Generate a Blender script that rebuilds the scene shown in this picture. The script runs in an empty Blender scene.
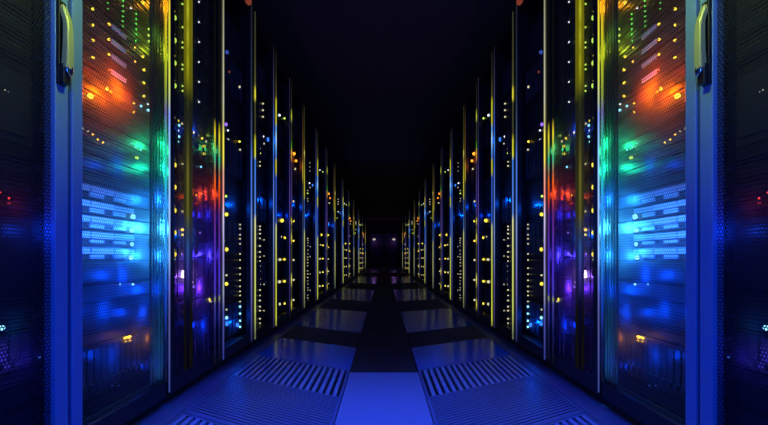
import bpy, bmesh, math, random
random.seed(7)
C = bpy.context.scene.collection
SC = bpy.context.scene
CAMH, HW, F, VY = 0.58, 0.85, 470.0, 257.5      # camera height, half aisle, focal length in px, horizon row

# ------------------------------------------------------------------ camera, world, lights, exposure
cam = bpy.data.cameras.new('camera'); camo = bpy.data.objects.new('camera', cam); C.objects.link(camo)
camo.location = (0, 0, CAMH); camo.rotation_euler = (math.pi/2, 0, 0)
cam.lens = F/768*36; cam.sensor_width = 36; cam.shift_y = 45/768; cam.clip_start = 0.02
SC.camera = camo
w = bpy.data.worlds.new('world'); SC.world = w; w.use_nodes = True
w.node_tree.nodes['Background'].inputs[0].default_value = (0.02, 0.03, 0.08, 1)
w.node_tree.nodes['Background'].inputs[1].default_value = 0.1
SC.view_settings.view_transform = 'Standard'; SC.view_settings.look = 'None'
SC.view_settings.exposure = 0; SC.view_settings.gamma = 1; SC.view_settings.use_curve_mapping = False

def lamp(kind, name, loc, col, power, size=0.03, size_y=None, rot=(0, 0, 0), spec=1.0, spread=180):
    l = bpy.data.lights.new(name, kind); l.color = col; l.energy = power; l.specular_factor = spec
    if kind == 'AREA':
        l.shape = 'RECTANGLE'; l.size = size; l.size_y = size_y or size; l.spread = math.radians(spread)
    else:
        l.shadow_soft_size = size
    o = bpy.data.objects.new(name, l); C.objects.link(o); o.location = loc; o.rotation_euler = rot
    return o
# blue fill lights added out of view, above the near aisle and behind the camera
lamp('AREA', 'ceiling_fixture_light', (0, 1.35, 2.60), (0.04, 0.09, 1.0), 14, 0.5, 1.1, spread=56)
lamp('AREA', 'wall_lamp_light', (0, -0.72, 0.95), (0.01, 0.10, 1.0), 12, 1.2, 0.4, (math.pi/2, 0, 0), spread=120)
for s in (-1, 1):                                # yellow-green spots added out of view to tint the two door handles
    lamp('AREA', 'pendant_spot_light', (s*0.06, 1.05, 1.88), (0.75, 0.95, 0.10), 1.7, 0.06, 0.06, (0, -s*0.98, 0), spread=50)

# ------------------------------------------------------------------ helpers
class MB:
    def __init__(s): s.v = []; s.f = []
    def box(s, x0, x1, y0, y1, z0, z1):
        n = len(s.v)
        s.v += [(x, y, z) for x in (x0, x1) for y in (y0, y1) for z in (z0, z1)]
        s.f += [tuple(n+i for i in q) for q in ((0,1,3,2),(4,6,7,5),(0,4,5,1),(2,3,7,6),(0,2,6,4),(1,5,7,3))]
        return s
    def sheet(s, x, y0, y1, z0, z1):            # perforated sheet metal
        n = len(s.v); s.v += [(x, y0, z0), (x, y1, z0), (x, y1, z1), (x, y0, z1)]; s.f += [(n, n+1, n+2, n+3)]
        return s
    def prism(s, pts, z0, z1):                  # pts: outline in x,y
        n = len(s.v); k = len(pts)
        s.v += [(x, y, z0) for x, y in pts] + [(x, y, z1) for x, y in pts]
        s.f += [tuple(n+i for i in range(k))[::-1], tuple(n+k+i for i in range(k))]
        s.f += [(n+i, n+(i+1) % k, n+k+(i+1) % k, n+k+i) for i in range(k)]
        return s
    def loft(s, rings):                         # list of closed rings of points, capped
        n = len(s.v); k = len(rings[0])
        for r in rings: s.v += list(r)
        for j in range(len(rings)-1):
            a = n+j*k; b = a+k
            s.f += [(a+i, a+(i+1) % k, b+(i+1) % k, b+i) for i in range(k)]
        s.f += [tuple(n+i for i in range(k))[::-1], tuple(n+(len(rings)-1)*k+i for i in range(k))]
        return s
    def tube_z(s, x, y, z0, z1, rx, ry=None, seg=10):
        ry = ry or rx
        s.loft([[(x+rx*math.cos(t*2*math.pi/seg), y+ry*math.sin(t*2*math.pi/seg), z) for t in range(seg)] for z in (z0, z1)])
        return s
    def tube_x(s, x0, x1, y, z, r, seg=12, r1=None):
        r1 = r1 or r
        s.loft([[(x, y+q*math.cos(t*2*math.pi/seg), z+q*math.sin(t*2*math.pi/seg)) for t in range(seg)] for x, q in ((x0, r), (x1, r1))])
        return s
    def ball(s, c, rx, ry, rz, seg=8, rings=5):
        R = []
        for j in range(rings+1):
            a = -math.pi/2*0.97+math.pi*0.97*j/rings
            R.append([(c[0]+rx*math.cos(a)*math.cos(t*2*math.pi/seg), c[1]+ry*math.cos(a)*math.sin(t*2*math.pi/seg), c[2]+rz*math.sin(a)) for t in range(seg)])
        return s.loft(R)
    def mesh(s, name, m, side=1, smooth=False):
        me = bpy.data.meshes.new(name)
        me.from_pydata([(v[0]*side, v[1], v[2]) for v in s.v], [], s.f)
        bm = bmesh.new(); bm.from_mesh(me); bmesh.ops.recalc_face_normals(bm, faces=bm.faces)
        bm.to_mesh(me); bm.free()
        if smooth:
            for p in me.polygons: p.use_smooth = True
        me.materials.append(m)
        return me

def link(name, me, parent=None, loc=(0, 0, 0), bevel=0):
    o = bpy.data.objects.new(name, me); C.objects.link(o); o.location = loc
    if parent: o.parent = parent
    if bevel:
        b = o.modifiers.new('bevel', 'BEVEL'); b.width = bevel; b.segments = 2; b.limit_method = 'ANGLE'
    return o
def tag(o, label=None, cat=None, group=None, kind=None):
    for k, v in (('label', label), ('category', cat), ('group', group), ('kind', kind)):
        if v: o[k] = v
    return o
def empty(name, loc):
    o = bpy.data.objects.new(name, None); C.objects.link(o); o.location = loc; o.empty_display_size = 0.1
    return o

# ------------------------------------------------------------------ materials
def newmat(name):
    m = bpy.data.materials.new(name); m.use_nodes = True
    nt = m.node_tree
    return m, nt, nt.nodes['Principled BSDF'], nt.nodes['Material Output']
def plain(name, col, rough=0.5, metal=0.0, spec=0.5, noise=0.0, nscale=30):
    m, nt, p, out = newmat(name)
    p.inputs['Base Color'].default_value = (*col, 1); p.inputs['Roughness'].default_value = rough
    p.inputs['Metallic'].default_value = metal; p.inputs['Specular IOR Level'].default_value = spec
    if noise:
        tc = nt.nodes.new('ShaderNodeTexCoord'); n = nt.nodes.new('ShaderNodeTexNoise'); n.inputs['Scale'].default_value = nscale
        mr = nt.nodes.new('ShaderNodeMapRange'); mr.inputs['To Min'].default_value = rough-noise; mr.inputs['To Max'].default_value = rough+noise
        nt.links.new(tc.outputs['Object'], n.inputs['Vector']); nt.links.new(n.outputs['Fac'], mr.inputs['Value'])
        nt.links.new(mr.outputs['Result'], p.inputs['Roughness'])
    return m
def glow(name, col, strength, sample=False):
    m, nt, p, out = newmat(name); nt.nodes.remove(p)
    e = nt.nodes.new('ShaderNodeEmission'); e.inputs[0].default_value = (*col, 1); e.inputs[1].default_value = strength
    nt.links.new(e.outputs[0], out.inputs[0])
    m.cycles.emission_sampling = 'AUTO' if sample else 'NONE'
    return m
def reflection_mat(name, stops, strength=1.0, u=0.85):
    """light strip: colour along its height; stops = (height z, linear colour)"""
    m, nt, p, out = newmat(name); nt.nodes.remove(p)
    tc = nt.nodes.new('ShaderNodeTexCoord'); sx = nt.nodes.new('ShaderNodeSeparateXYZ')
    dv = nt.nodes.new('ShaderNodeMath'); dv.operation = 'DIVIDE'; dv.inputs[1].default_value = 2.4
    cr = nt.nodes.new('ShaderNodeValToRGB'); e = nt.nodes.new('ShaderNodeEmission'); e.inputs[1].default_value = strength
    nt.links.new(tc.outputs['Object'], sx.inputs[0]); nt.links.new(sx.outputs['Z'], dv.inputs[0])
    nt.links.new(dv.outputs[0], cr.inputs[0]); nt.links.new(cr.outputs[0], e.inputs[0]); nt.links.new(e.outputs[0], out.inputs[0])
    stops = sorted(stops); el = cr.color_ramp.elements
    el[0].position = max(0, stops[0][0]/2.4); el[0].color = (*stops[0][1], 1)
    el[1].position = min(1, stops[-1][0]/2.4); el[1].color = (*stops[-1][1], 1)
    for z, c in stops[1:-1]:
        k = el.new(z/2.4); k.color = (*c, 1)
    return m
def perforated(name, base, trans, pitch=0.010, rad=0.33, mixf=0.5):
    """sheet metal with staggered round holes (procedural, in the panel's own y/z)"""
    m, nt, p, out = newmat(name)
    p.inputs['Base Color'].default_value = (*base, 1); p.inputs['Roughness'].default_value = 0.45; p.inputs['Specular IOR Level'].default_value = 0.1
    def M(op, a, b=None, c=None):
        n = nt.nodes.new('ShaderNodeMath'); n.operation = op
        for i, q in enumerate((a, b, c)):
            if q is None: continue
            if isinstance(q, (int, float)): n.inputs[i].default_value = q
            else: nt.links.new(q, n.inputs[i])
        return n.outputs[0]
    tc = nt.nodes.new('ShaderNodeTexCoord'); sx = nt.nodes.new('ShaderNodeSeparateXYZ'); nt.links.new(tc.outputs['Object'], sx.inputs[0])
    b = M('DIVIDE', sx.outputs['Z'], pitch*0.866)
    row = M('FLOOR', b); off = M('MULTIPLY', M('MODULO', row, 2.0), 0.5)
    a = M('ADD', M('DIVIDE', sx.outputs['Y'], pitch), off)
    fx = M('SUBTRACT', M('FRACT', a), 0.5); fz = M('MULTIPLY', M('SUBTRACT', M('FRACT', b), 0.5), 0.866)
    d = M('SQRT', M('ADD', M('MULTIPLY', fx, fx), M('MULTIPLY', fz, fz)))
    hole = M('LESS_THAN', d, rad)
    tr = nt.nodes.new('ShaderNodeBsdfTranslucent'); tr.inputs[0].default_value = (*trans, 1)
    mx = nt.nodes.new('ShaderNodeMixShader'); mx.inputs[0].default_value = mixf
    nt.links.new(p.outputs[0], mx.inputs[1]); nt.links.new(tr.outputs[0], mx.inputs[2])
    tp = nt.nodes.new('ShaderNodeBsdfTransparent'); m2 = nt.nodes.new('ShaderNodeMixShader')
    nt.links.new(hole, m2.inputs[0]); nt.links.new(mx.outputs[0], m2.inputs[1]); nt.links.new(tp.outputs[0], m2.inputs[2])
    nt.links.new(m2.outputs[0], out.inputs[0])
    return m
def frosted(name, col, mixf=0.7):
    m, nt, p, out = newmat(name)
    p.inputs['Base Color'].default_value = (0.01, 0.01, 0.012, 1); p.inputs['Roughness'].default_value = 0.3; p.inputs['Specular IOR Level'].default_value = 0.15
    tr = nt.nodes.new('ShaderNodeBsdfTranslucent'); tr.inputs[0].default_value = (*col, 1)
    mx = nt.nodes.new('ShaderNodeMixShader'); mx.inputs[0].default_value = mixf
    nt.links.new(p.outputs[0], mx.inputs[1]); nt.links.new(tr.outputs[0], mx.inputs[2]); nt.links.new(mx.outputs[0], out.inputs[0])
    return m

M_ceil = plain('ceiling_dark', (0.14, 0.10, 0.06), 0.9, noise=0.05, nscale=6)
M_wall = plain('wall_dark', (0.012, 0.012, 0.014), 0.9, noise=0.05, nscale=6)
M_base = plain('subfloor_dark', (0.01, 0.01, 0.012), 0.8, noise=0.1)
M_darktile = plain('floor_tile_dark', (0.03, 0.026, 0.026), 0.6, spec=0.2, noise=0.1, nscale=5)  # dark floor tone, also the shaded copy for unlit tile rows
M_tile_lit = plain('floor_tile_polished', (0.015, 0.13, 0.48), 0.2, spec=0.12, noise=0.01, nscale=3)  # blue light on the far rows is put into this tile colour
M_centre = plain('centre_panel_satin', (0.17, 0.22, 0.36), 0.45, spec=0.4, noise=0.03, nscale=4)
M_grate = plain('grate_steel', (0.24, 0.34, 0.52), 0.35, metal=0.2, noise=0.05, nscale=20)
M_fine = plain('ribbed_tile_steel', (0.10, 0.15, 0.28), 0.35, metal=0.2, noise=0.05, nscale=20)
M_border = plain('floor_border', (0.07, 0.10, 0.20), 0.4, noise=0.06)
M_rack = plain('rack_black_paint', (0.010, 0.011, 0.014), 0.5, spec=0.3, noise=0.08)
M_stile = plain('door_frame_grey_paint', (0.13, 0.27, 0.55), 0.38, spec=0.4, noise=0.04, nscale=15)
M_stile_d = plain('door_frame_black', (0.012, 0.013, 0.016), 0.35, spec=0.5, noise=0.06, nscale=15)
M_mesh = perforated('door_perforated_sheet', (0.008, 0.009, 0.014), (0.5, 0.5, 0.5), rad=0.39, mixf=0.45)
M_scatter = perforated('door_fine_mesh', (0.02, 0.022, 0.03), (0.5, 0.5, 0.5), pitch=0.007, rad=0.40, mixf=0.5)  # mesh added as a surface for the rack glow to scatter on
M_mesh0 = perforated('door_perforated_dark', (0.012, 0.016, 0.035), (0.2, 0.2, 0.28), rad=0.34, mixf=0.35)
M_rib = frosted('ribbed_panel_frosted', (0.4, 0.4, 0.42), 0.6)
M_handle = plain('handle_satin_zinc', (0.50, 0.56, 0.26), 0.32, metal=0.35, noise=0.05)
M_hbase = plain('handle_base_black', (0.01, 0.01, 0.01), 0.5)
M_chrome = plain('lock_chrome', (0.8, 0.8, 0.8), 0.15, metal=1.0)
M_srv = plain('server_black', (0.022, 0.023, 0.028), 0.42, spec=0.4, noise=0.08)
M_srv_l = plain('server_grey', (0.05, 0.055, 0.065), 0.42, spec=0.4, noise=0.08)
M_bay = plain('drive_caddy_grey', (0.05, 0.052, 0.06), 0.4, noise=0.08)
M_bay_l = plain('drive_caddy_pale', (0.70, 0.72, 0.75), 0.4, noise=0.08)
M_slot = plain('vent_black', (0.004, 0.004, 0.005), 0.8)
M_tab = plain('label_tab_white', (0.8, 0.8, 0.85), 0.5)
M_cable = plain('cable_pale', (0.5, 0.45, 0.6), 0.5)

LC = dict(yel=(1.0, 0.80, 0.10), lim=(0.65, 1.0, 0.12), grn=(0.15, 1.0, 0.12), wht=(0.85, 0.9, 1.0), cya=(0.25, 0.75, 1.0), blu=(0.04, 0.2, 1.0),
          org=(1.0, 0.30, 0.02), red=(1.0, 0.05, 0.04), pnk=(1.0, 0.62, 1.0), vio=(0.3, 0.15, 1.0), cre=(1.0, 0.92, 0.55), amb=(1.0, 0.55, 0.05), dbl=(0.03, 0.06, 0.35), drd=(0.28, 0.05, 0.03))
LS = dict(yel=1.6, lim=1.4, grn=1.2, wht=1.6, cya=2.2, blu=1.4, org=2.5, red=1.6, pnk=3.0, vio=1.2, cre=0.8, amb=3.0, dbl=1.0, drd=0.7)
LS['yel'] = 1.9; LC['yel'] = (1.0, 0.78, 0.06)
M_led = {k: glow('indicator_glow_'+k, LC[k], LS[k]) for k in LC}
LWORD = dict(yel='yellow', lim='lime', grn='green', wht='white', cya='cyan', blu='blue', org='orange', red='red', pnk='pink', vio='violet', cre='cream', amb='amber', dbl='blue', drd='red')

# photo row -> height on the plane at distance u from the aisle's middle, and photo column -> depth
def zof(px, py, u=HW): return CAMH+(VY-py)*u/(384-px)
def yof(px, u=HW): return F*u/(384-px)

M_lamp = glow('blue_lamp_glow', (0.01, 0.11, 0.9), 1.0)
# ------------------------------------------------------------------ the setting
X1, YB, YE, H = 1.98, -0.8, 27.3, 2.72
def struct(name, mb, m): return tag(link(name, mb.mesh(name, m)), kind='structure')
struct('floor', MB().box(-X1, X1, YB, YE, -0.10, -0.03), M_base)
struct('ceiling', MB().box(-X1, X1, YB, YE, H, H+0.1), M_ceil)
struct('wall_left', MB().box(-X1-0.1, -X1, YB, YE, -0.1, H+0.1), M_wall)
struct('wall_right', MB().box(X1, X1+0.1, YB, YE, -0.1, H+0.1), M_wall)
struct('wall_back', MB().box(-X1-0.1, X1+0.1, YE, YE+0.1, -0.1, H+0.1), M_wall)
struct('wall_front', MB().box(-X1-0.1, X1+0.1, YB-0.1, YB, -0.1, H+0.1), M_wall)
XI, XO, SK = 0.172, 0.755, 0.66                  # inner and outer edge of the side tiles, their skew
struct('trim_1', MB().box(-X1, -XO-0.004, YB, YE, -0.03, 0), M_border)
struct('trim_2', MB().box(XO+0.004, X1, YB, YE, -0.03, 0), M_border)
# centre: pale panel near the camera, dark boards beyond
struct('trim_3', MB().box(-XI, XI, YB, 2.37, -0.03, 0), M_centre)
struct('trim_4', MB().box(-XI, XI, 2.374, YE, -0.03, 0.0), M_darktile)

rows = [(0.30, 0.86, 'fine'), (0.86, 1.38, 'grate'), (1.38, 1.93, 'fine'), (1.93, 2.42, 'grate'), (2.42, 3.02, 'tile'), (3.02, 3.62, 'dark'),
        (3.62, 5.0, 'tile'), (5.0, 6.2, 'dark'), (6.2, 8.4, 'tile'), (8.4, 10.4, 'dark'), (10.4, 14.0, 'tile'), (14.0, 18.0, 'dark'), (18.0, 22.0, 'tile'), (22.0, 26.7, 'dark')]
ORD = ['first', 'second', 'third', 'fourth', 'fifth', 'sixth', 'seventh', 'eighth', 'ninth', 'tenth', 'eleventh', 'twelfth', 'thirteenth', 'fourteenth', 'fifteenth', 'sixteenth',
       'seventeenth', 'eighteenth', 'nineteenth', 'twentieth', 'twenty-first', 'twenty-second', 'twenty-third', 'twenty-fourth', 'twenty-fifth', 'twenty-sixth']
def skew(x0, x1, a, b):                          # parallelogram in plan; a, b = depth of its near and far edge at XI
    f = lambda x, d: d+(x-XI)*SK
    return [(x0, f(x0, a)), (x1, f(x1, a)), (x1, f(x1, b)), (x0, f(x0, b))]
for s in (-1, 1):
    sd = 'left' if s < 0 else 'right'
    cnt = {}
    for i, (a, b, k) in enumerate(rows):
        a0, b0 = a+0.003, b-0.003; xm, ym = (XI+XO)/2, (a+b)/2+(XO-XI)/2*SK
        cnt[k] = cnt.get(k, -1)+1
        g = 0.004
        if k in ('tile', 'dark'):
            mb = MB().prism([(x-xm, y-ym) for x, y in skew(XI+g, XO, a0, b0)], -0.03, 0)
            o = link('floor_tile', mb.mesh('floor_tile', M_tile_lit if k == 'tile' else M_darktile, s), None, (s*xm, ym, 0))
            tag(o, f"{'polished blue-lit' if k == 'tile' else 'dark unlit'} floor tile beside the {sd} rack row, {ORD[cnt[k]]} such tile along the aisle", 'floor tile', f'floor tiles of the {sd} side')
        else:
            root = empty('floor_grate', (s*xm, ym, 0))
            fr = MB(); t = 0.012
            L = lambda pts: [(x-xm, y-ym) for x, y in pts]
            fr.prism(L(skew(XI+g, XO, a0, a0+t*1.2)), -0.03, 0); fr.prism(L(skew(XI+g, XO, b0-t*1.2, b0)), -0.03, 0)
            fr.prism(L(skew(XI+g, XI+g+t, a0+t*1.2, b0-t*1.2)), -0.03, 0); fr.prism(L(skew(XO-t, XO, a0+t*1.2, b0-t*1.2)), -0.03, 0)
            link('grate_frame', fr.mesh('grate_frame', M_fine, s), root)
            br = MB()
            if k == 'grate':
                n = 17; w = (XO-XI-g-2*t)/n
                for j in range(n):
                    x = XI+g+t+j*w
                    br.prism(L(skew(x+w*0.45, x+w*0.95, a0+t*1.2, b0-t*1.2)), -0.022, -0.001)
            else:
                n = 20; d = (b0-a0-2.4*t)/n
                for j in range(n):
                    y = a0+1.2*t+j*d
                    br.prism(L(skew(XI+g+t, XO-t, y+d*0.2, y+d*0.85)), -0.020, -0.002)
            link('bars', br.mesh('bars', M_grate if k == 'grate' else M_fine, s), root)
            lab = 'coarse steel floor grate with bars running down the aisle' if k == 'grate' else 'finely ribbed metal floor tile with bars across the aisle'
            tag(root, f"{lab}, {ORD[cnt[k]]} on the {sd} side", 'floor grate', f"{'coarse' if k == 'grate' else 'fine'} floor grates")

# ------------------------------------------------------------------ post reflections painted into glowing strips (rows of the photo per post)
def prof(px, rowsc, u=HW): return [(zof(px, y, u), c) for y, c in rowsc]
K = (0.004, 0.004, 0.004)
S_A = reflection_mat('strip_first_post', prof(170, [(-100, (0.9, 0.55, 0.02)), (0, (1.0, 0.55, 0.02)), (22, (0.75, 0.75, 0.05)), (80, (0.7, 0.8, 0.10)), (104, (0.45, 0.55, 0.35)), (116, (0.25, 0.35, 1.0)), (150, (0.25, 0.65, 0.95)),
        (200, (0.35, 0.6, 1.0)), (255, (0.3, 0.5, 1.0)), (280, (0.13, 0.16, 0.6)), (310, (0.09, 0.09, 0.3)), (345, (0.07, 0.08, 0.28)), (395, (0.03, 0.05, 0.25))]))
S_A2 = reflection_mat('strip_first_inner', prof(164, [(-100, (0.9, 0.35, 0.01)), (0, (1.0, 0.38, 0.01)), (25, (0.6, 0.5, 0.02)), (60, (0.45, 0.52, 0.02)), (95, (0.2, 0.28, 0.05)), (112, (0.12, 0.1, 0.35)), (135, (0.03, 0.4, 0.3)), (165, (0.02, 0.6, 0.45)),
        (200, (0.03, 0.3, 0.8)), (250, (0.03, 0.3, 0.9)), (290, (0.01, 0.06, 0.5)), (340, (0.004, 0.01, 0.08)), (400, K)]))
S_B = reflection_mat('strip_second_post', prof(221.5, [(-90, (0.2, 0.2, 0.10)), (0, (0.28, 0.28, 0.16)), (100, (0.5, 0.5, 0.35)), (126, (0.55, 0.5, 0.2)), (136, (1.0, 0.9, 0.1)), (160, (1.0, 0.85, 0.1)), (172, (0.8, 0.4, 0.3)), (196, (1.0, 0.3, 0.25)), (215, (0.7, 0.6, 0.9)),
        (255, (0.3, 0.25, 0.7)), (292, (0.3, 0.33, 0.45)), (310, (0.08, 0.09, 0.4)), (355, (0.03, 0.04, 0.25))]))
S_B2 = reflection_mat('strip_second_inner', prof(214, [(-90, K), (120, K), (134, (0.75, 0.6, 0.02)), (146, (0.4, 0.5, 0.05)), (158, (0.02, 0.5, 0.25)), (172, (0.3, 0.1, 0.05)), (182, (0.8, 0.12, 0.01)), (197, (0.6, 0.06, 0.01)), (212, (0.12, 0.02, 0.15)), (270, (0.07, 0.03, 0.6)),
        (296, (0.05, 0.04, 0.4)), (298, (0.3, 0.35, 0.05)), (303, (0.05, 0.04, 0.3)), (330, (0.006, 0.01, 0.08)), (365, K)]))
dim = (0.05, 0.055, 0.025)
S_C = reflection_mat('strip_third_post', prof(254, [(12, (0.03, 0.035, 0.02)), (60, (0.05, 0.055, 0.02)), (86, (0.09, 0.10, 0.03)), (92, (0.75, 0.72, 0.05)), (99, (0.8, 0.75, 0.05)), (104, dim), (134, dim), (142, (0.6, 0.62, 0.03)), (156, (0.75, 0.75, 0.05)), (161, (0.05, 0.2, 0.75)),
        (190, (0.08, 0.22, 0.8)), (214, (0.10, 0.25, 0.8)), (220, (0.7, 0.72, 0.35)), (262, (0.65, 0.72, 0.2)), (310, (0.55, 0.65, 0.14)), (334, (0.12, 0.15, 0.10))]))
S_Ci = reflection_mat('strip_third_inner', prof(250, [(12, (0.012, 0.015, 0.02)), (95, (0.02, 0.03, 0.06)), (140, (0.05, 0.09, 0.2)), (162, (0.08, 0.2, 0.8)), (200, (0.06, 0.2, 0.8)), (225, (0.2, 0.3, 0.65)), (275, (0.16, 0.15, 0.5)), (325, (0.05, 0.05, 0.25)), (340, (0.02, 0.02, 0.1))]))
S_P1 = reflection_mat('strip_a', prof(275, [(50, (0.008, 0.008, 0.006)), (75, (0.02, 0.02, 0.01)), (97, (0.08, 0.08, 0.02)), (103, (0.65, 0.62, 0.02)), (124, (0.6, 0.6, 0.03)), (129, (0.1, 0.35, 1.0)), (140, (0.5, 0.8, 1.0)), (152, (0.1, 0.35, 1.0)), (158, (0.1, 0.2, 0.6)), (162, (0.6, 0.6, 0.03)),
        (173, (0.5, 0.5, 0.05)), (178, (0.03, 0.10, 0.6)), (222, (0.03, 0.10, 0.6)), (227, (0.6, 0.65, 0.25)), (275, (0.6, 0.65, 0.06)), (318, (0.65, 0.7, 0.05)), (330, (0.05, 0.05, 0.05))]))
S_P1i = reflection_mat('strip_a_inner', prof(271.5, [(50, (0.01, 0.01, 0.015)), (100, (0.05, 0.05, 0.12)), (128, (0.03, 0.1, 0.6)), (143, (0.05, 0.3, 1.0)), (158, (0.03, 0.1, 0.6)), (180, (0.08, 0.18, 0.7)), (235, (0.15, 0.25, 0.6)), (285, (0.08, 0.07, 0.25)), (325, (0.03, 0.02, 0.08))]))
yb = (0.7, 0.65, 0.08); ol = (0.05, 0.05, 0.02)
S_P2 = reflection_mat('strip_b', prof(290.5, [(82, K), (109, (0.02, 0.02, 0.01)), (113, (0.25, 0.3, 0.02)), (118, (0.55, 0.6, 0.05)), (124, (0.03, 0.03, 0.02)), (140, (0.03, 0.06, 0.01)), (148, (0.05, 0.3, 0.02)), (153, (0.8, 0.4, 0.05)), (158, (0.7, 0.3, 0.03)), (163, (0.05, 0.03, 0.08)), (214, (0.06, 0.04, 0.2)), (217, ol),
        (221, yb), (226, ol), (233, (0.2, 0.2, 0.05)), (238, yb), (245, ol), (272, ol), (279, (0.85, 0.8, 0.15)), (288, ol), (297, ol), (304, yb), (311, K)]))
S_P2i = reflection_mat('strip_b_inner', prof(287.5, [(82, (0.015, 0.012, 0.03)), (150, (0.02, 0.02, 0.08)), (200, (0.09, 0.05, 0.35)), (255, (0.07, 0.05, 0.3)), (300, (0.03, 0.02, 0.12)), (318, K)]))
S_P3 = reflection_mat('strip_c', prof(303.5, [(104, (0.015, 0.015, 0.008)), (140, (0.05, 0.05, 0.015)), (150, (0.15, 0.14, 0.02)), (153, (0.7, 0.6, 0.12)), (160, (0.2, 0.2, 0.05)), (180, (0.55, 0.5, 0.04)), (197, (0.5, 0.5, 0.04)), (201, (0.03, 0.08, 0.35)), (228, (0.04, 0.12, 0.4)), (234, (0.55, 0.57, 0.18)), (275, (0.55, 0.57, 0.18)),
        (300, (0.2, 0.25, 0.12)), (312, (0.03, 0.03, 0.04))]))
S_P3i = reflection_mat('strip_c_inner', prof(300.5, [(104, K), (158, (0.2, 0.1, 0.01)), (164, (0.6, 0.35, 0.02)), (176, (0.55, 0.45, 0.02)), (183, (0.06, 0.06, 0.03)), (235, (0.03, 0.05, 0.15)), (280, (0.06, 0.06, 0.10)), (312, K)]))
S_T = reflection_mat('tube_olive', prof(187, [(-90, (0.30, 0.28, 0.01)), (0, (0.36, 0.34, 0.01)), (16, (0.55, 0.55, 0.02)), (30, (0.32, 0.33, 0.01)), (42, (0.48, 0.48, 0.02)), (55, (0.28, 0.30, 0.01)), (66, (0.42, 0.42, 0.01)), (82, (0.26, 0.27, 0.01)), (100, (0.04, 0.05, 0.01)), (120, (0.015, 0.02, 0.02)), (160, (0.10, 0.10, 0.02)), (175, (0.16, 0.14, 0.02)),
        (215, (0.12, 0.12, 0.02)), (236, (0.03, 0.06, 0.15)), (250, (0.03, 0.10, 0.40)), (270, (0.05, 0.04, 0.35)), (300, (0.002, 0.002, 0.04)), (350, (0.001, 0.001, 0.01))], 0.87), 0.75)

S_T2 = reflection_mat('tube_olive_dim', prof(187, [(-90, (0.12, 0.11, 0.005)), (40, (0.14, 0.13, 0.005)), (85, (0.10, 0.10, 0.005)), (105, (0.01, 0.012, 0.008)), (165, (0.02, 0.02, 0.01)), (215, (0.03, 0.03, 0.01)), (245, (0.01, 0.02, 0.1)), (275, (0.01, 0.01, 0.08)), (310, K)], 0.87))  # yellow reflection streak on the door, painted as glow
# ------------------------------------------------------------------ server racks
D = [620, 318, 213.5, 162.5, 130, 109, 93.5, 80.5]
for k in range(1, 4): D += [109*0.615**k, 93.5*0.615**k, 80.5*0.615**k]
D += []
NR = len(D)-1                                     # racks per row
US = 0.905                                        # plane of the server fronts
TOP = 2.19
def heights(i):
    if i == 0: return [0.10, 0.10, 0.10, 0.10, 0.18, 0.18, 0.18, 0.20, 0.20, 0.30, 0.30]
    if i == 1: return [0.04, 0.17, 0.13, 0.055, 0.075] + [0.048]*5 + [0.09, 0.11, 0.107] + [0.05]*10 + [0.16, 0.16]
    if i == 2: return [0.096]*5 + [0.082] + [0.096]*5 + [0.087] + [0.0965]*8
    if i <= 9: return [0.2375]*8
    return [0.3166]*6
KIND = {}
def server_kind(i, j, n):
    if i == 1:
        if j == 1: return 'blade'
        if j == 2: return 'vent'
        if j in (3, 4): return 'plain'
        if 5 <= j <= 9: return 'pale'
        if 14 <= j <= 17: return 'tabs'
        if 13 <= j <= 22: return 'slim'
        return 'vent'
    if i == 0: return 'blade' if j in (2,) else ('vent' if j % 2 else 'plain')
    if i == 2: return 'bays' if j % 3 else 'vent'
    return 'bays' if (i+j) % 2 else 'vent'
cache = {}
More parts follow.
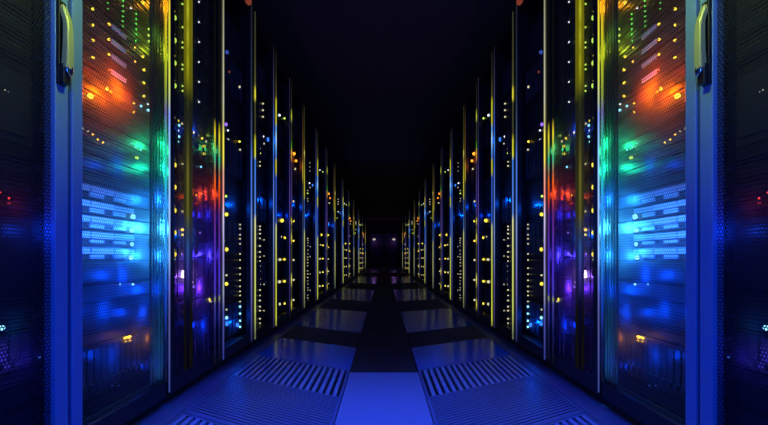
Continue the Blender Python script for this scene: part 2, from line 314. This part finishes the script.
def server_meshes(w, h, kind, s, near):
    key = (round(w, 3), round(h, 3), kind, s, near)
    if key in cache: return cache[key]
    out = []; dpt = 0.62; g = 0.0015
    body = MB().box(0, dpt, -w/2, w/2, g, h-g)                      # chassis; x grows away from the aisle
    body.box(-0.006, 0.001, -w/2, -w/2+0.02, g+0.002, h-g-0.002).box(-0.006, 0.001, w/2-0.02, w/2, g+0.002, h-g-0.002)   # rack ears
    out.append(('chassis', body.mesh('chassis', M_srv_l if kind in ('pale', 'plain') else M_srv, s), None))
    a, b = -w/2+0.03, w/2-0.03
    if kind in ('bays', 'pale'):
        n = 4 if kind == 'pale' else 6
        rws = 1 if h < 0.07 else 2
        for r in range(rws):
            for q in range(n):
                if kind == 'pale' and q >= n-1: continue
                y0 = a+(b-a)*q/n+0.003; y1 = a+(b-a)*(q+1)/n-0.003
                z0 = h*(0.10+0.8*r/rws)+0.002; z1 = h*(0.10+0.8*(r+1)/rws)-0.003
                bay = MB().box(-0.009, 0.002, y0, y1, z0, z1).box(-0.015, -0.008, y0+0.004, y0+0.012, z0+0.003, z1-0.003)
                if kind == 'pale':                                  # pale caddies with a recessed lower half
                    bay = MB().box(-0.009, 0.002, y0, y1, z0+(z1-z0)*0.45, z1).box(-0.005, 0.002, y0, y0+(y1-y0)*0.6, z0, z0+(z1-z0)*0.35)
                out.append(('drive_caddy', bay.mesh('drive_caddy', M_bay_l if kind == 'pale' else M_bay, s), None))
    elif kind == 'vent':
        v = MB(); n = max(2, int(h/0.014))
        for q in range(n):
            z = h*0.12+h*0.76*q/n
            v.box(-0.004, 0.002, a, b, z, z+h*0.76/n*0.5)
        out.append(('vent_grille', v.mesh('vent_grille', M_bay, s), None))
    elif kind == 'blade':
        n = 14
        for q in range(n):
            y0 = a+(b-a)*q/n+0.004; y1 = a+(b-a)*(q+1)/n-0.004
            bl = MB().box(-0.007, 0.002, y0, y1, h*0.08, h*0.92).box(-0.016, -0.006, y0+0.004, y1-0.004, h*0.15, h*0.3)
            out.append(('blade_module', bl.mesh('blade_module', M_bay, s), None))
    elif kind in ('tabs', 'slim'):
        v = MB()
        for q in range(3): v.box(-0.004, 0.002, a, b, h*(0.15+0.27*q), h*(0.15+0.27*q)+0.006)
        out.append(('vent_grille', v.mesh('vent_grille', M_bay, s), None))
        if kind == 'tabs': out.append(('label_tab', MB().box(-0.008, 0.001, -w*0.02, w*0.13, h*0.42, h*0.70).mesh('label_tab', M_tab, s), 'white label tab'))
    else:
        out.append(('front_panel', MB().box(-0.005, 0.002, a, b, h*0.12, h*0.88).mesh('front_panel', M_srv_l, s), None))
    for y in (-w/2+0.012, w/2-0.012) if near else ():
        hd = MB()
        hd.box(-0.024, -0.005, y-0.004, y+0.004, h*0.25, h*0.32).box(-0.024, -0.005, y-0.004, y+0.004, h*0.68, h*0.75).box(-0.028, -0.022, y-0.004, y+0.004, h*0.25, h*0.75)
        out.append(('pull_handle', hd.mesh('pull_handle', M_bay, s), None))
    cache[key] = out
    return out
ledcache = {}
def led_mesh(col, r, ry, s):
    key = (col, round(r, 4), round(ry, 4))
    if key not in ledcache: ledcache[key] = MB().ball((0, 0, 0), r, ry, r).mesh('status_light', M_led[col], 1, True)
    return ledcache[key]

KD = {'blade': 'server with upright blade modules', 'vent': 'server with slatted vent front', 'plain': 'dark server with smooth front',
      'pale': 'server with pale drive caddies', 'tabs': 'slim server with white label tab', 'bays': 'black server with drive caddies', 'slim': 'slim black slatted server'}
FEAT = ['black server rack with perforated door and long swing handle', 'tall rack glowing orange, green and cyan behind perforated mesh', 'rack with olive light tube and red and violet glow',
        'dark rack with small white and blue lights', 'rack with bright blue lit post', 'rack with large yellow indicator lights', 'rack with an orange glow near the top']
SERVERS = {}
for s in (-1, 1):
    sd = 'left' if s < 0 else 'right'
    for i in range(NR):
        y0, y1 = F*HW/D[i], F*HW/D[i+1]
        ym = (y0+y1)/2; L = y1-y0; a = -L/2+0.002; b = L/2-0.002
        sc = L/(F*HW*0.0015)                                          # how much wider than a narrow cabinet
        root = empty('server_rack', (s*HW, ym, 0))
        fi = i if i < 4 else 4+(i-4) % 3
        tag(root, f"{FEAT[fi]}, {ORD[i]} cabinet of the {sd} row", 'server rack', f'server racks of the {sd} row')
        # carcass: sides, top, back, plinth, mounting rails, x measured from the door plane away from the aisle
        t = 0.012
        cb = MB().box(0.02, 1.0, a, a+t, 0, TOP).box(0.02, 1.0, b-t, b, 0, TOP).box(0.02, 1.0, a+t, b-t, TOP-0.03, TOP).box(0.985, 1.0, a+t, b-t, 0.0, TOP-0.03).box(0.02, 0.985, a+t, b-t, 0.0, 0.10)
        link('cabinet_body', cb.mesh('cabinet_body', M_rack, s), root)
        # door frame
        ws = 0.055 if i < 2 else 0.05
        wf = (0.055, 0.05, 0.05, 0.115)[min(i, 3)]*(1 if i < 4 else sc)
        wn = (ws, 0.05, 0.012)[i] if i < 3 else 0.012*sc
        df = MB()
        gp = 0.006 if i < 2 else 0
        if i != 1: df.box(-0.012, 0.018, a, a+wn, 0.04, TOP-0.01)
        if i != 0: df.box(-0.012, 0.018, b-wf if i != 1 else b-0.02, b, 0.04, TOP-0.01)
        ds = MB().box(-0.012, 0.018, a+gp, a+wn, 0.04, TOP-0.01) if i == 1 else MB().box(-0.012, 0.018, b-wf, b-gp, 0.04, TOP-0.01)
        df.box(-0.008, 0.018, a+wn, b-wf, TOP-0.07, TOP-0.01).box(-0.008, 0.018, a+wn, b-wf, 0.04, 0.10)
        door = link('door', df.mesh('door', M_stile_d, s), root, bevel=0.003 if i < 4 else 0)
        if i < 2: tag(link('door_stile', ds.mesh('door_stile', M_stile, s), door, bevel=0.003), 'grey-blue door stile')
        if i == 0:
            link('perforated_panel', MB().sheet(0.0, a+wn-0.002, b-wf+0.002, 0.09, TOP-0.06).mesh('perforated_panel', M_mesh0, s), door)
            # long swing handle with lock
            hy, z0, z1 = ym*0+(1.215-ym), 1.045, 1.222
            st = link('handle_mount', MB().box(-0.020, -0.011, hy-0.014, hy+0.014, z0-0.02, z1+0.02).mesh('handle_mount', M_hbase, s), door, bevel=0.002)
            rings = []
            for q in range(15):
                f = q/14; z = z0+0.022+(z1-z0-0.012)*f
                x = -0.030-0.004*math.sin(math.pi*min(1, f*0.9+0.12))+0.012*max(0, f-0.75)/0.25
                hw_ = 0.0135-0.0035*f if f < 0.93 else 0.0085-0.05*(f-0.93)
                th = 0.0095-0.003*f
                rings.append([(x+th*px_, hy+hw_*py_, z) for px_, py_ in ((-1, -0.75), (-1, 0.75), (-0.6, 1), (0.8, 1), (1, 0.8), (1, -0.8), (0.8, -1), (-0.6, -1))])
            link('handle', MB().loft(rings).mesh('handle', M_handle, s, False), door, bevel=0.0015)
            link('lock', MB().tube_x(-0.040, -0.019, hy, z0+0.018, 0.0125, 14).box(-0.046, -0.039, hy-0.002, hy+0.002, z0+0.010, z0+0.026).mesh('lock', M_chrome, s), door, bevel=0.001)
            link('lock_housing', MB().box(-0.032, -0.019, hy-0.014, hy+0.014, z0-0.018, z0+0.034).mesh('lock_housing', M_hbase, s), door, bevel=0.003)
        if i == 1:
            yr = yof(149)-ym                                          # where the ribbed far strip of the door starts
            link('perforated_panel', MB().sheet(0.0, a+wn-0.002, b-0.018, 0.09, TOP-0.06).mesh('perforated_panel', M_mesh, s), door)
            n = 5
            for q in range(n):
                y = yr+(b-0.062-yr)*(q+0.5)/n
                link('edge_rib', MB().tube_z(-0.001, y, 0.10, TOP-0.07, 0.003, 0.0055).mesh('edge_rib', M_rib, s, True), door)
            tag(link('light_strip', MB().tube_z(-0.006, b-0.019, 0.05, TOP-0.02, 0.003, 0.006).mesh('light_strip', S_A, s, True), door), 'bright light strip at the door edge')  # no light source here: the metal edge's reflection is painted as glow
            tag(link('light_strip', MB().tube_z(-0.003, b-0.045, 0.10, TOP-0.07, 0.003, 0.008).mesh('light_strip', S_A2, s, True), door), 'dimmer coloured light strip')  # coloured reflections on the ribbed door edge, painted as a glowing strip
        if i == 2:
            link('perforated_panel', MB().sheet(0.0095, a+0.012, b-0.05, 0.09, TOP-0.06).mesh('perforated_panel', M_scatter, s), door)  # added sheet that catches the violet glow
            for q, px in enumerate((178.5, 196, 205, 209)):
                y = yof(px)-ym
                link('edge_rib', MB().tube_z(0.004, y, 0.10, TOP-0.07, 0.0015, 0.005).mesh('edge_rib', M_rib, s, True), door)
            y = yof(187.5)-ym  # vertical reflection streak built as glowing tubes
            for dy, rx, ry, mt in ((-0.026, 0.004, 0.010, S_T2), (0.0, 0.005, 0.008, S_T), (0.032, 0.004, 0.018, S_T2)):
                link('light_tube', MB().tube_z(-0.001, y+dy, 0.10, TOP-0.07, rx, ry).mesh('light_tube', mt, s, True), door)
            link('light_strip', MB().tube_z(-0.014, b-0.010, 0.05, TOP-0.02, 0.0032, 0.006).mesh('light_strip', S_B, s, True), door)  # door-edge reflections put into glowing strips
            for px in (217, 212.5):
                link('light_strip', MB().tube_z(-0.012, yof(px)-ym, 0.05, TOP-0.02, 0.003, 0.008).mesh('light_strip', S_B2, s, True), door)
        if i >= 3:
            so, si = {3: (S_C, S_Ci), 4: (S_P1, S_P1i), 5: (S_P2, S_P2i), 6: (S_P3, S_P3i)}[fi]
            link('light_strip', MB().tube_z(-0.013, b-0.020*sc, 0.05, TOP-0.015, 0.0045, 0.008*sc).mesh('light_strip', so, s, True), door)  # reflections on the far posts, painted as glow
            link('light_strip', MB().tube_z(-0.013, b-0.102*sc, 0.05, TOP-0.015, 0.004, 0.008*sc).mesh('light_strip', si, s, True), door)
        if i == 3:
            link('warning_lamp', MB().ball((-0.03, yof(248.5, 0.82)-ym, zof(248.5, 0, 0.82)), 0.02, 0.03, 0.03).mesh('warning_lamp', M_led['drd'], s, True), door)
        if fi == 4:
            lamp_z = zof(384-109*0.615**((i-4)//3), VY+(142-VY)*0.615**((i-4)//3))
            link('blue_lamp', MB().ball((0.0, b-0.05*sc, lamp_z), 0.016, 0.035*sc, 0.05, 12, 8).mesh('blue_lamp', M_lamp, s, True), door)
        # servers
        z = 0.10; hs = heights(i); lst = []
        w = L-0.05 if i else L-0.06
        for j, h in enumerate(hs):
            k = server_kind(i, j, len(hs))
            r = empty('server', (s*US, ym, z))
            for nm, me, lab in server_meshes(w, h, k, s, i < 3):
                o = link(nm, me, r)
                if lab: o['label'] = lab
            tag(r, f"{KD[k]}, {ORD[j]} from the floor in {ORD[i]} {sd} rack", 'server', f'servers in the {ORD[i]} {sd} rack')
            lst.append((z, z+h, r, w, ym)); z += h
        # mounting rails the servers are bolted to
        link('mounting_rail', MB().box(US-HW+0.002, US-HW+0.03, a+t, -w/2, 0.10, TOP-0.03).mesh('mounting_rail', M_srv, s), root)
        link('mounting_rail', MB().box(US-HW+0.002, US-HW+0.03, w/2, b-t, 0.10, TOP-0.03).mesh('mounting_rail', M_srv, s), root)
        SERVERS[(s, i)] = lst

# ------------------------------------------------------------------ status lights, each on the server it belongs to
def led(i, px, py, col, r=1.2, stretch=1.0, name='status_light'):
    """px, py: where the photo shows it on the left row; both rows carry one"""
    dx = 384-px; Y = F*(US-0.011)/dx; z = zof(px, py, US)
    rr = r*Y/F
    for s in (-1, 1):
        for z0, z1, root, w, ym in SERVERS[(s, i)]:
            if z0 <= z < z1:
                yy = max(-w/2+rr+0.004, min(w/2-rr-0.004, Y-ym)); zz = max(min(rr+0.002, (z1-z0)/2), min(z1-z0-min(rr+0.002, (z1-z0)/2), z-z0))
                o = link(name, led_mesh(col, rr, rr*stretch, s), root, (s*(-0.011), yy, zz))
                break
R1 = []
for y in (12, 28, 43, 60): R1.append((93, y, 'yel', 1.4))
for y in (27, 42, 57): R1.append((109, y, 'yel', 1.4))
R1 += [(109, 72, 'org', 0.9), (93, -4, 'yel', 1.1), (109, -2, 'yel', 1.0)]
for y in (-4, 1, 6, 12): R1.append((108, y, 'grn', 0.8))
for y in (4, 9, 14, 19, 24, 29): R1.append((123, y, 'grn', 1.0))
for y in (17, 22, 27, 32, 37, 42): R1.append((136, y, 'grn', 1.0))
for y in (32, 38, 44): R1.append((149, y, 'lim', 1.3))
R1 += [(131, 10, 'wht', 1.0), (143, 7, 'yel', 1.6), (143, 59, 'yel', 1.4), (144, 72, 'yel', 1.5), (144, 85, 'yel', 1.5), (144, 98, 'yel', 1.3), (135, 50, 'amb', 0.9), (135, 64, 'amb', 1.0), (134, 105, 'yel', 1.0), (134, 114, 'yel', 1.1),
       (141, 108, 'cya', 1.3), (148, 105, 'wht', 1.0), (148, 112, 'cya', 1.4), (137, 159, 'lim', 1.8), (90.5, 98, 'amb', 2.8), (107, 93, 'amb', 1.8), (111, 95, 'org', 1.4),
       (133, 218, 'cya', 2.6), (132, 232, 'cya', 2.2), (132, 246, 'cya', 2.0), (131, 259, 'cya', 2.2), (120, 284, 'cya', 0.9), (133, 284, 'cya', 1.2), (125.5, 335, 'amb', 1.7, 1.6), (129, 334, 'amb', 1.9, 1.6), (126, 340.5, 'amb', 0.7, 3.0), (130, 339.5, 'amb', 0.7, 3.0),
       (83, 130, 'cre', 1.0), (88, 132.5, 'cre', 1.1), (93, 136, 'amb', 0.9), (98, 141, 'amb', 0.9), (103, 144, 'amb', 1.0), (131, 145, 'cya', 0.8), (136, 148, 'cya', 0.9), (141, 151, 'cya', 0.8)]
for q in range(6): R1.append((84+7*q, 384, 'dbl', 0.9))
R2 = []
for y in (19, 42, 63, 87, 166, 188, 211, 233, 256): R2.append((174, y, 'lim' if y < 150 else 'yel', 2.7))
for y in (14, 37, 58, 83, 161, 206, 250): R2.append((174, y, 'yel', 1.0))
for y in (1, 7, 30, 45, 50, 67, 71, 88, 92, 165, 212): R2.append((182.5, y, 'lim' if y < 150 else 'cre', 1.0))
for y in (5, 25, 45, 65, 84, 105): R2.append((199, y, 'wht', 0.9))
for q in range(9): R2.append((174+4*q, 119.5+2.9*q, 'yel' if q % 2 else 'cre', 1.2))
R2 += [(208, 137, 'lim', 1.2), (204, 146, 'yel', 1.6), (204, 155, 'yel', 1.5), (178, 132, 'wht', 1.1), (188, 139, 'cre', 1.1), (178, 143, 'cya', 1.1), (188, 149, 'cre', 1.1), (179, 127, 'cya', 1.4), (179, 138, 'cya', 1.4), (201, 168, 'cya', 1.1),
       (185.5, 191.5, 'org', 2.0), (186, 200, 'cre', 1.4), (196, 196, 'org', 1.1), (205, 199, 'red', 2.2), (196, 204, 'red', 0.8), (182.5, 230, 'amb', 1.5), (182.5, 235, 'yel', 1.2), (182, 254, 'vio', 1.2), (174, 259, 'lim', 1.4),
       (183, 274, 'pnk', 4.0), (188, 280, 'pnk', 1.6), (191.5, 282, 'pnk', 1.5), (194, 286.5, 'vio', 1.4), (185, 310.5, 'cre', 1.2), (209, 299, 'yel', 1.7), (213, 300, 'cre', 1.4), (200, 233, 'vio', 0.9), (200, 253, 'vio', 0.9)]  # small pink and violet glows stand in for a lit pale cable
R3 = [(227, 54, 'dbl', 2.0), (229, 74, 'drd', 1.3), (239.5, 89, 'cre', 1.2), (226, 126, 'vio', 1.8), (228, 132, 'wht', 1.0), (228, 141, 'wht', 0.9), (239.5, 143, 'yel', 1.1), (240, 151, 'cre', 1.0), (226, 197, 'lim', 1.2), (226.5, 216, 'yel', 1.8), (224, 241, 'lim', 0.8), (226.5, 249.5, 'yel', 1.9),
      (226.5, 275, 'cre', 1.0), (226.5, 283.5, 'yel', 1.7), (226.5, 309, 'cre', 0.9), (226.5, 317, 'cya', 1.6), (226.5, 323, 'blu', 2.3), (226.5, 343.5, 'cre', 1.0), (237, 324, 'blu', 2.2), (223, 2, 'blu', 1.0)]
for y in (225, 229, 235, 239, 244, 254, 260, 268, 274, 280, 286, 291, 296, 301): R3.append((240, y, 'cre', 0.8))
for y in (306, 313, 320, 326): R3.append((240, y, 'cya', 1.1))

P4 = [(263, 105.5, 'cre', 0.9), (263, 112, 'cre', 0.9), (263, 118.5, 'cre', 0.9), (263, 138, 'wht', 1.2), (270, 143, 'blu', 2.0), (264, 145, 'cre', 0.8), (260, 150, 'cre', 0.7), (260, 154.5, 'lim', 1.0), (260, 163, 'cre', 0.7), (260, 167, 'cre', 0.8)]
for y in (226, 230, 234, 238.5, 246, 252, 257, 261, 266, 271, 279, 284, 290, 295, 300, 306, 310, 318, 323, 326): P4.append((260, y, 'cre', 0.7 if y % 2 else 0.85))
for y in (240, 256, 284, 310): P4.append((264, y, 'cre', 0.6))
P5 = [(279.5, 117, 'wht', 1.2), (284.5, 120, 'lim', 1.0), (282, 221, 'yel', 1.8), (281, 237, 'cre', 1.0), (285, 238, 'yel', 1.2), (279.5, 281.5, 'cre', 1.5), (284.5, 281, 'yel', 1.2), (279.5, 303.5, 'cre', 1.4), (284.5, 303, 'yel', 1.1), (280, 259, 'cre', 1.3), (284.5, 259, 'yel', 1.1)]
P6 = [(294, 155, 'org', 1.6), (296, 162, 'org', 1.3), (295, 170, 'cre', 1.0), (293.5, 202, 'cre', 0.9), (293.5, 221.5, 'yel', 1.1), (293.5, 241, 'amb', 0.9), (293.5, 279.5, 'cre', 1.1), (293.5, 299.5, 'cre', 1.0), (293.5, 260, 'cre', 1.0)]
for i, lst in ((1, R1), (2, R2), (3, R3)):
    for e in lst: led(i, *e)
for k in range(4):
    f = 0.615**k
    for i0, lst in ((4, P4), (5, P5), (6, P6)):
        i = i0+3*k
        if i >= NR: continue
        for px, py, c, r in lst:
            if k >= 2 and (c == 'cre' and r < 0.9): continue
            led(i, 384-(384-px)*f, VY+(py-VY)*f, c, max(r*f, 0.42))
for px, py, c, r in ((5, 92, 'cre', 0.5), (8, 94, 'wht', 0.5), (9, 199, 'red', 0.9), (9, 204, 'red', 1.2), (1, 193, 'red', 1.0), (2, 327, 'cya', 2.6), (43, 355, 'blu', 0.9)): led(0, px, py, c, r)

# ------------------------------------------------------------------ lamps inside the racks and added fill lights (left position; mirrored to the right)
def inner(px, py, col, power, u=0.875, size=0.015, name='rack_lamp'):
    Y = F*u/(384-px); z = CAMH+(VY-py)*u/(384-px)
    for s in (-1, 1): lamp('POINT', name, (s*u, Y, z), col, power, size, spec=0.15)
def wash(px0, px1, py0, py1, col, power, u=0.856, name='rack_wash_light'):   # unseen area light added behind the door to brighten the server fronts
    pm, ym = (px0+px1)/2, (py0+py1)/2
    y0, y1 = F*u/(384-px0), F*u/(384-px1)
    zc = CAMH+(VY-ym)*u/(384-pm); hz = (py1-py0)*u/(384-pm)
    for s in (-1, 1): lamp('AREA', name, (s*u, (y0+y1)/2, zc), col, power, hz, y1-y0, (0, -s*math.pi/2, 0), spread=150)
inner(93, 98, (1.0, 0.12, 0.0), 0.35, 0.878); inner(108, 91, (1.0, 0.13, 0.0), 1.1, 0.880); inner(120, 98, (1, 0.03, 0.02), 0.15); inner(104, 72, (1, 0.05, 0.0), 0.08)
inner(160, 5, (1.0, 0.4, 0.01), 0.6); inner(158, 50, (0.6, 0.8, 0.02), 0.3); inner(150, 35, (0.3, 0.9, 0.05), 0.08)
inner(157, 145, (0.01, 1.0, 0.35), 0.9, 0.868); inner(158, 168, (0.01, 1.0, 0.5), 0.8, 0.868)
inner(154, 200, (0.01, 0.22, 1.0), 1.6, 0.868); inner(157, 228, (0.05, 0.55, 1.0), 2.0, 0.868); inner(154, 256, (0.02, 0.3, 1.0), 1.5, 0.868)
inner(132, 228, (0.02, 0.25, 1.0), 0.35); inner(132, 250, (0.02, 0.2, 1.0), 0.35)
wash(84, 128, 200, 258, (0.03, 0.18, 1.0), 0.55)
wash(84, 145, 262, 320, (0.0, 0.04, 1.0), 0.12); wash(100, 135, 15, 80, (0.35, 0.4, 1.0), 0.04); wash(84, 145, 130, 190, (0.0, 0.06, 1.0), 0.10)
inner(150, 290, (0.0, 0.05, 1.0), 0.7); inner(115, 275, (0.0, 0.05, 1.0), 0.5); inner(95, 310, (0.0, 0.05, 1.0), 0.35); inner(135, 312, (0.0, 0.05, 1.0), 0.4); inner(105, 355, (0.0, 0.05, 1.0), 0.18); inner(150, 365, (0.0, 0.04, 1.0), 0.12); inner(110, 165, (0.0, 0.06, 1.0), 0.2)  # blue points added to fill the mesh with navy light
inner(145, 338, (1.0, 0.3, 0.02), 0.05, 0.858); inner(128, 335, (1.0, 0.4, 0.02), 0.012, 0.87)
inner(211, 193, (1, 0.06, 0.01), 0.5); inner(196, 197, (1, 0.08, 0.01), 0.12); inner(184, 277, (0.25, 0.08, 1.0), 0.7); inner(196, 288, (0.12, 0.02, 1.0), 0.9); inner(206, 255, (0.05, 0.03, 1.0), 1.0); inner(211, 148, (0.05, 0.8, 0.2), 0.25)
inner(186, 235, (0.0, 0.12, 1.0), 0.5); inner(200, 325, (0.0, 0.03, 1.0), 0.4); inner(205, 215, (0.02, 0.02, 1.0), 0.3); inner(190, 130, (0.0, 0.08, 1.0), 0.15)
wash(0, 36, 346, 374, (0.10, 0.07, 1.0), 0.08); inner(15, 358, (0.05, 0.03, 1.0), 0.05); inner(90, 98, (1.0, 0.3, 0.0), 0.05, 0.862); inner(5, 205, (1.0, 0.02, 0.1), 0.02); inner(30, 230, (0.0, 0.06, 1.0), 0.12); inner(3, 327, (0.0, 0.3, 1.0), 0.02)
# glow lights and added blue fill inside the farther racks
inner(238, 205, (0.0, 0.10, 1.0), 0.5, 0.875, 0.003); inner(236, 322, (0.0, 0.08, 1.0), 0.5, 0.875, 0.003); inner(264, 200, (0.0, 0.10, 1.0), 0.5, 0.875, 0.003)
inner(270, 143, (0.0, 0.12, 1.0), 0.8, 0.865, 0.003); inner(284, 215, (0.0, 0.05, 1.0), 0.3, 0.875, 0.003); inner(297, 205, (0.0, 0.08, 1.0), 0.5, 0.875, 0.003)
inner(296, 160, (1.0, 0.25, 0.0), 0.25, 0.87, 0.003); inner(310, 215, (0.0, 0.08, 1.0), 0.8, 0.875, 0.003); inner(314.5, 187, (0.0, 0.12, 1.0), 1.0, 0.865, 0.003); inner(331, 225, (0.0, 0.08, 1.0), 0.9, 0.875, 0.003); inner(343, 214, (0.0, 0.12, 1.0), 1.5, 0.865, 0.003)
# ------------------------------------------------------------------ fittings for the added lights, and the far end
root = empty('ceiling_light', (0, 1.35, H)); tag(root, 'blue ceiling light over the near end of the aisle', 'ceiling light')  # added out of view to throw blue on the near floor
link('housing', MB().box(-0.27, 0.27, -0.58, 0.58, -0.09, 0).mesh('housing', M_rack), root, bevel=0.004)
link('diffuser', MB().box(-0.25, 0.25, -0.55, 0.55, -0.105, -0.09).mesh('diffuser', glow('diffuser_blue', (0.02, 0.12, 1.0), 2.0)), root)
root = empty('wall_light', (0, YB, 0.95)); tag(root, 'blue wall light behind the viewpoint at the near end', 'wall light')  # unseen, added to spread blue over floor and stiles
link('housing', MB().box(-0.62, 0.62, 0, 0.05, -0.27, 0.27).mesh('housing', M_rack), root, bevel=0.004)
link('diffuser', MB().box(-0.6, 0.6, 0.05, 0.065, -0.25, 0.25).mesh('diffuser', glow('diffuser_blue_wall', (0.02, 0.12, 1.0), 2.0)), root)
sp = empty('pendant_lamp', (0, 1.05, H)); tag(sp, 'hanging twin spot lamp with yellow-green light over the aisle', 'lamp')  # unseen lamp added for green light on the handles
link('cord', MB().tube_z(0, 0, -0.80, -0.02, 0.004).mesh('cord', M_rack), sp)
link('canopy', MB().tube_z(0, 0, -0.02, 0, 0.05, seg=20).mesh('canopy', M_rack), sp)
link('lamp_body', MB().box(-0.05, 0.05, -0.04, 0.04, -0.84, -0.79).mesh('lamp_body', M_rack), sp, bevel=0.004)
M_door = plain('end_door_dark', (0.03, 0.03, 0.06), 0.5, noise=0.05)
M_trimv = glow('door_edge_light', (0.05, 0.015, 0.06), 1.0)
for n, s in ((1, -1), (2, 1)):
    d = struct(f'door_{n}', MB().box(s*0.02 if s > 0 else -0.80, s*0.80 if s > 0 else -0.02, YE-0.06, YE-0.005, 0.0, 2.0), M_door)
    tag(link('door_handle', MB().box(s*0.08-0.015, s*0.08+0.015, -0.10, -0.06, 0.9, 1.2).mesh('door_handle', M_hbase), d, (0, YE, 0)))
    wl = empty('wall_light', (s*0.57, YE-0.06, 1.63)); tag(wl, f"small white wall light beside the far doors, {'left' if s < 0 else 'right'} one of the pair", 'wall light', 'wall lights at the far end')
    link('bulb', MB().ball((0, -0.05, 0), 0.09, 0.05, 0.06).mesh('bulb', glow('bulb_white', (0.6, 0.5, 0.5), 0.8), 1, True), wl)
    link('bracket', MB().box(-0.05, 0.05, -0.04, 0.0, -0.16, -0.04).mesh('bracket', M_srv_l), wl)
for s in (-1, 1): lamp('POINT', 'far_wall_lamp', (s*0.57, YE-0.5, 1.5), (0.5, 0.2, 1.0), 1.5, 0.05)
